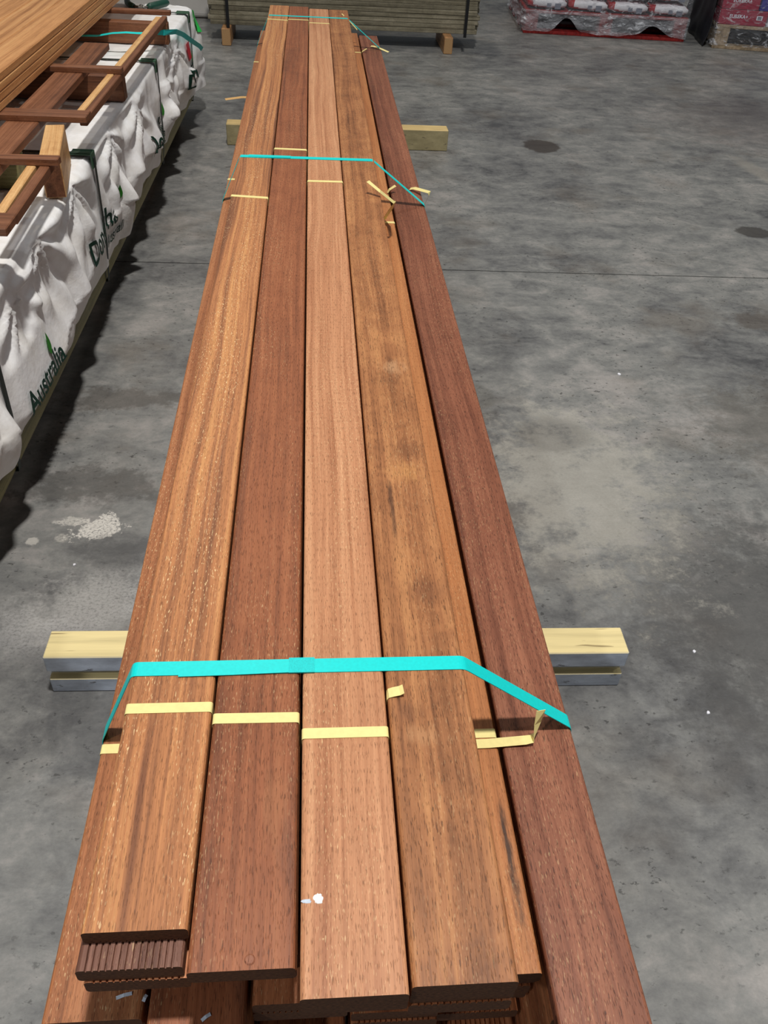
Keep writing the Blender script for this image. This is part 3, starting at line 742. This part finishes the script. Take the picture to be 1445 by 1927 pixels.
# ---- teal strap lying over the skid and the pack edge
tag(ribbon('packing_strap', [(-0.86, 3.55, ZK + 0.050), (-0.79, 3.55, ZK + 0.052), (-0.735, 3.552, ZK + 0.062), (-0.685, 3.5526, ZK + 0.066), (-0.645, 3.558, ZK + 0.064), (-0.60, 3.585, ZK + 0.060), (-0.562, 3.65, ZK + 0.052), (-0.5370, 3.80, ZK + 0.028), (-0.535, 3.98, ZK - 0.016), (-0.5220, 4.14, ZK - 0.07), (-0.5120, 4.32, ZK - 0.125), (-0.509, 4.38, ZK - 0.15)],
           [(0, 1, 0.1)] * 6 + [(0.3, 1, 0.3)] * 2 + [(0.6, 0.3, 0.8)] * 4, 0.019, 0.0009, TEAL), 'loose teal strap draped over the skid and the wrapped pack edge', 'strap')
# ---- strap cutter with green handles
tool = tag(empty('strap_cutter', (-0.752, 4.36, ZK + 0.001)), 'hand cutter with dark green grips lying on the far end of the wrapped pack', 'hand tool')
tube('grip', [(-0.092, 0.17, 0.018), (-0.090, 0.13, 0.016), (-0.080, 0.08, 0.015), (-0.060, 0.03, 0.014), (-0.04, 0.00, 0.014)], [0.010, 0.013, 0.0135, 0.013, 0.011], HANDLE, tool)
tube('grip', [(0.022, -0.010, 0.015), (0.032, 0.0, 0.016), (0.058, 0.035, 0.017), (0.088, 0.085, 0.018), (0.096, 0.098, 0.018)], [0.010, 0.0145, 0.0155, 0.0150, 0.011], HANDLE, tool)
tube('lever', [(-0.045, 0.005, 0.014), (-0.020, -0.010, 0.014), (0.0, -0.014, 0.014), (0.026, -0.008, 0.015)], 0.0055, STEEL, tool)
box('jaw', -0.018, 0.004, -0.030, 0.004, 0.008, 0.020, STEEL, tool, 0.003)
disc('pivot', (-0.006, -0.006, 0.020), 0.007, 0.004, STEEL, tool, dome=True)

# ================================================================== GREY PALING PACK BEHIND
RP = tag(empty('paling_pack', (0.21, 6.0, 0), 0.0), 'pack of weathered grey timber palings behind the decking stack', 'timber pack')
bmP = [boxme('paling', 0, 0.095, -l / 2, l / 2, 0, 0.0255, 0.0022) for l in (1.70, 1.70, 1.72)]
for b in bmP: b.materials.append(WGR)
for k in range(16):
    for c in range(4):
        o = bpy.data.objects.new('paling', bmP[(k * 3 + c) % 3]); C.objects.link(o); o.parent = RP
        # local Y of a paling lies along world X
        o.rotation_euler = (0, 0, math.pi / 2)
        o.location = (random.uniform(-0.02, 0.02), 0.095 + 0.097 * c + random.uniform(-0.004, 0.004), 0.0955 + 0.0265 * k)
for xs in (-0.735, 0.755):
    ribbon('strap', [(xs, -0.004, 0.094), (xs, -0.006, 0.30), (xs, -0.004, 0.522), (xs, 0.2, 0.5235), (xs, 0.392, 0.522), (xs, 0.394, 0.3), (xs, 0.392, 0.094)], (1, 0, 0), 0.019, 0.0015, BLACK, RP)
for x, lab in ((-0.540, 'wooden block under the left end of the grey paling pack'), (0.862, 'wooden block under the right end of the grey paling pack')):
    tag(slab('support_block', (x, 5.975), (x, 6.42), 0.055, 0.0002, 0.0948, WGL, None, 0.003, EG2), lab, 'block', 'blocks under the paling pack')
# pale covered pack standing further back on the left
cv = tag(empty('covered_pack', (-1.25, 7.2, 0)), 'pale grey covered pack far back behind the wrapped timber', 'timber pack')
box('cover', -0.9, 0.545, -0.42, 0.5, 0.004, 0.72, LGREY, cv, 0.03, 3)
box('base', -0.86, 0.50, -0.38, 0.46, 0.0, 0.05, WGL, cv, 0.003)

# ================================================================== PALLETS ON THE RIGHT
def pallet(loc, rz, Lx, Ly, mat, label):
    p = tag(empty('pallet', loc, rz), label, 'pallet', 'loaded pallets by the far aisle')
    for k, x in enumerate((0.05, Lx / 2, Lx - 0.05)): box('stringer', x - 0.045, x + 0.045, 0.0, Ly, 0.020, 0.128, mat, p, 0.002)
    for y in (0.0, Ly * 0.3, Ly * 0.62, Ly - 0.11): box('bottom_board', 0, Lx, y, y + 0.11, 0.0003, 0.0196, mat, p, 0.002)
    n = 8
    for k in range(n):
        y = k * (Ly - 0.11) / (n - 1); box('top_board', 0, Lx, y, y + 0.11, 0.1283, 0.148, mat, p, 0.002)
    return p
P1 = (1.505, 6.755); A1 = -0.078
pallet((P1[0], P1[1], 0), A1, 1.165, 1.0, WPR, 'red painted pallet under the film-wrapped red and white bags')
ca, sa = math.cos(A1), math.sin(A1)
def w1(x, y, z): return (P1[0] + x * ca - y * sa, P1[1] + x * sa + y * ca, z)
def pillow(name, sx, sy, sz, mat, parent=None):
    """a filled bag: rounded, slightly slumped"""
    nx, ny, nz = 12, 10, 5; bm = bmesh.new(); bmesh.ops.create_cube(bm, size=1)
    bmesh.ops.subdivide_edges(bm, edges=bm.edges[:], cuts=7, use_grid_fill=True)
    for v in bm.verts:
        x, y, z = v.co * 2
        k = (1 - 0.30 * x ** 4) * (1 - 0.30 * y ** 4)
        zz = z * k; e = 1 - 0.06 * (abs(z) ** 3)
        v.co = Vector((x * sx / 2 * e, y * sy / 2 * e, sz / 2 + zz * sz / 2 + (0.008 * noise.noise(Vector((x * 2 + sx * 31, y * 2, z * 2))) if z > -0.5 else 0)))
    me = bpy.data.meshes.new(name); bm.to_mesh(me); bm.free()
    for p in me.polygons: p.use_smooth = True
    return me
bag_me = pillow('bag', 0.272, 0.46, 0.080, BAGR); bag_me.materials.append(BAGR); bag_me.materials.append(BAGW)
for p in bag_me.polygons:                                         # white print panel wrapping over the front of the bag
    cc = p.center
    if cc.y < 0.05 and -0.085 < cc.x < 0.125 and cc.z > 0.012 + 0.10 * abs(cc.x - 0.04): p.material_index = 1
names_row = ['bottom', 'second', 'third', 'top']
for k in range(4):
    for c in range(4):
        for d in range(2):
            o = bpy.data.objects.new('cement_bag', bag_me); C.objects.link(o)
            o.location = w1(0.148 + 0.289 * c + random.uniform(-0.004, 0.004), 0.25 + 0.485 * d, 0.1485 + 0.0850 * k); o.rotation_euler = (0, 0, A1 + random.uniform(-0.008, 0.008) + (math.pi if d else 0))
            tag(o, ('red and white bag on the red pallet, %s layer, %s of four from left' % (names_row[k], ['first', 'second', 'third', 'last'][c])) if d == 0 else 'red and white bag in the rear row of the red pallet load', 'bag', 'bags on the red pallet' if d == 0 else 'rear bags on the red pallet')
            if d == 0:
                for (qx, qz, s_) in ((0.012, 0.030, 0.030), (0.075, 0.026, 0.042)):
                    q = box('printed_square', qx - s_ / 2, qx + s_ / 2, -0.2365, -0.2335, qz - 0.5 * s_ * 0.8, qz + 0.5 * s_ * 0.8, GREYP, o, 0)
P2 = (2.815, 6.500); A2 = -0.17
pallet((P2[0], P2[1], 0), A2, 1.165, 0.9, WPL, 'bare timber pallet under the maroon boxes at the right edge')
c2, s2_ = math.cos(A2), math.sin(A2)
def w2(x, y, z): return (P2[0] + x * c2 - y * s2_, P2[1] + x * s2_ + y * c2, z)
def carton(x, y, z, sx, sy, sz, mat, label):
    o = link('carton', boxme('carton', 0, sx, 0, sy, 0, sz, 0.004), mat); o.location = w2(x, y, z); o.rotation_euler = (0, 0, A2)
    return tag(o, label, 'box', 'cartons on the timber pallet')
def carton_print(o, sx, sz, big=True):
    me = text_mesh('print', 'EUREKA+', 0.030)
    t = link('printed_word', me, BOXW, o); t.rotation_euler = (math.pi / 2, 0, 0); t.location = (0.066, -0.0012, sz * 0.47)
cs = []
for k in range(3):
    for c in range(2):
        lay = ['bottom', 'second', 'third'][k]
        if c == 0:
            o = carton(0.0, 0.01, 0.1485 + 0.094 * k, 0.325 if k == 0 else 0.25, 0.42, 0.0925, BOXM, 'maroon carton with white lettering, %s layer on the timber pallet' % lay)
            carton_print(o, 0.3, 0.0925)
            if k == 0: lb = box('paper_label', 0.252, 0.292, -0.0016, 0.0005, 0.038, 0.064, BOXW, o, 0); box('printed_square', 0.259, 0.285, -0.0022, -0.0014, 0.042, 0.060, GREYP, lb, 0)
        else:
            x = 0.335 if k == 0 else 0.258
            o = carton(x, 0.01, 0.1485 + 0.094 * k, 0.40, 0.42, 0.0925, BOXW if k == 0 else BOXB, ['white carton beside the maroon one, bottom layer on the timber pallet', 'blue and white carton above the white one on the timber pallet', 'blue and white carton, third layer on the timber pallet'][k])
            if k:
                v = [(0.075, -0.002, 0.004), (0.38, -0.002, 0.004), (0.38, -0.002, 0.05), (0.10, -0.002, 0.086)]; v += [(a, 0.0005, b) for a, _, b in v]
                link('white_panel', mesh('white_panel', v, [(0, 1, 2, 3), (7, 6, 5, 4), (0, 4, 5, 1), (1, 5, 6, 2), (2, 6, 7, 3), (3, 7, 4, 0)]), BOXW, o)
                box('printed_square', 0.10, 0.135, -0.003, -0.0015, 0.016, 0.034, GREYP, o, 0)
for k in range(3):
    carton(0.0, 0.45, 0.1485 + 0.094 * k, 0.66, 0.42, 0.0925, BOXM, 'maroon carton in the rear row of the timber pallet, %s layer' % ['bottom', 'second', 'third'][k])
# stretch film round both loads
def film(name, W2_, x0, x1, y0, y1, z0f, z1, mat, label, cat, amp=0.012, parent=None, sides='LFR', seed=0.0):
    pts = []
    if 'L' in sides: pts += [(x0, y1 + (y0 - y1) * i / 30) for i in range(30)]
    pts += [(x0 + (x1 - x0) * i / 70, y0) for i in range(71)]
    if 'R' in sides: pts += [(x1, y0 + (y1 - y0) * i / 20) for i in range(1, 21)]
    v = []; f = []; n = 22
    for i, (x, y) in enumerate(pts):
        zl = z0f(x, y)
        for j in range(n + 1):
            z_ = zl + (z1 - zl) * j / n
            k = amp * (noise.noise(Vector((x * 9 + seed, y * 9, z_ * 22))) + 0.6 * abs(noise.noise(Vector((x * 26 + seed, y * 26, z_ * 40)))))
            nx_ = -1 if (x <= x0 + 1e-6 and y > y0) else (1 if (x >= x1 - 1e-6 and y > y0) else 0); ny_ = -1 if nx_ == 0 else 0
            v.append(W2_(x + nx_ * (0.012 + k), y + ny_ * (0.012 + k), z_))
    for i in range(len(pts) - 1):
        for j in range(n):
            a = i * (n + 1) + j; f.append((a, a + n + 1, a + n + 2, a + 1))
    o = link(name, mesh(name, v, f, True), mat, parent)
    return tag(o, label, cat) if label else o
film('stretch_film', w1, 0.0, 1.165, 0.0, 0.98, lambda x, y: 0.135, 0.485, FILM, 'clear stretch film round the red and white bags', 'film', 0.012)
def hem1(x, y):
    if y > 0.02: return 0.03
    a = 0.02 + 0.09 * math.exp(-((x - 0.30) / 0.075) ** 2) + 0.07 * math.exp(-((x - 0.92) / 0.10) ** 2)
    return a + 0.010 * noise.noise(Vector((x * 14, 1, 1)))
film('bunched_film', w1, -0.004, 1.169, -0.006, 0.98, hem1, 0.15, FILMD, 'shiny bunched film skirt round the red pallet, with two open holes', 'film', 0.030, seed=4.0)
film('stretch_film', w2, 0.0, 0.75, 0.0, 0.88, lambda x, y: 0.02 + (0.03 * abs(noise.noise(Vector((x * 9, 3, 0)))) if y < 0.02 else 0), 0.44, FILM, 'clear torn stretch film round the maroon cartons', 'film', 0.016, sides='LF', seed=9.0)
# film side of the timber pallet, the gap's shade painted into its colour
v = []; f = []
for i in range(25):
    for j in range(17):
        t = i / 24; z_ = 0.002 + 0.47 * j / 16
        x = -0.028 - 0.02 * noise.noise(Vector((t * 6, z_ * 5, 2))) - 0.035 * (1 - j / 16) ** 2; y = 0.02 + 0.85 * t
        v.append(w2(x, y, z_))
for i in range(24):
    for j in range(16):
        a = i * 17 + j; f.append((a, a + 17, a + 18, a + 1))
ds = link('shaded_film_side', mesh('shaded_film_side', v, f, True), SHADEFILM)
so = ds.modifiers.new('thick', 'SOLIDIFY'); so.thickness = 0.002
tag(ds, 'dark plastic film on the left side of the timber pallet, gap shade painted in', 'sheet')
# small debris on the floor
for x, y, s_, lab in ((0.86, 2.02, 0.008, 'white paper chip on the floor right of the stack'), (0.690, 0.865, 0.006, 'pale chip on the floor near the right picture edge'), (-0.485, 1.262, 0.004, 'tiny white chip on the floor below the white patch'), (0.715, 1.005, 0.005, 'pale chip on the floor right of the near bearer')):
    tag(disc('floor_chip', (x, y, 0.0), s_ * 0.65, 0.002, BAGW, None, 0.7, 9), lab, 'chip', 'chips on the floor')
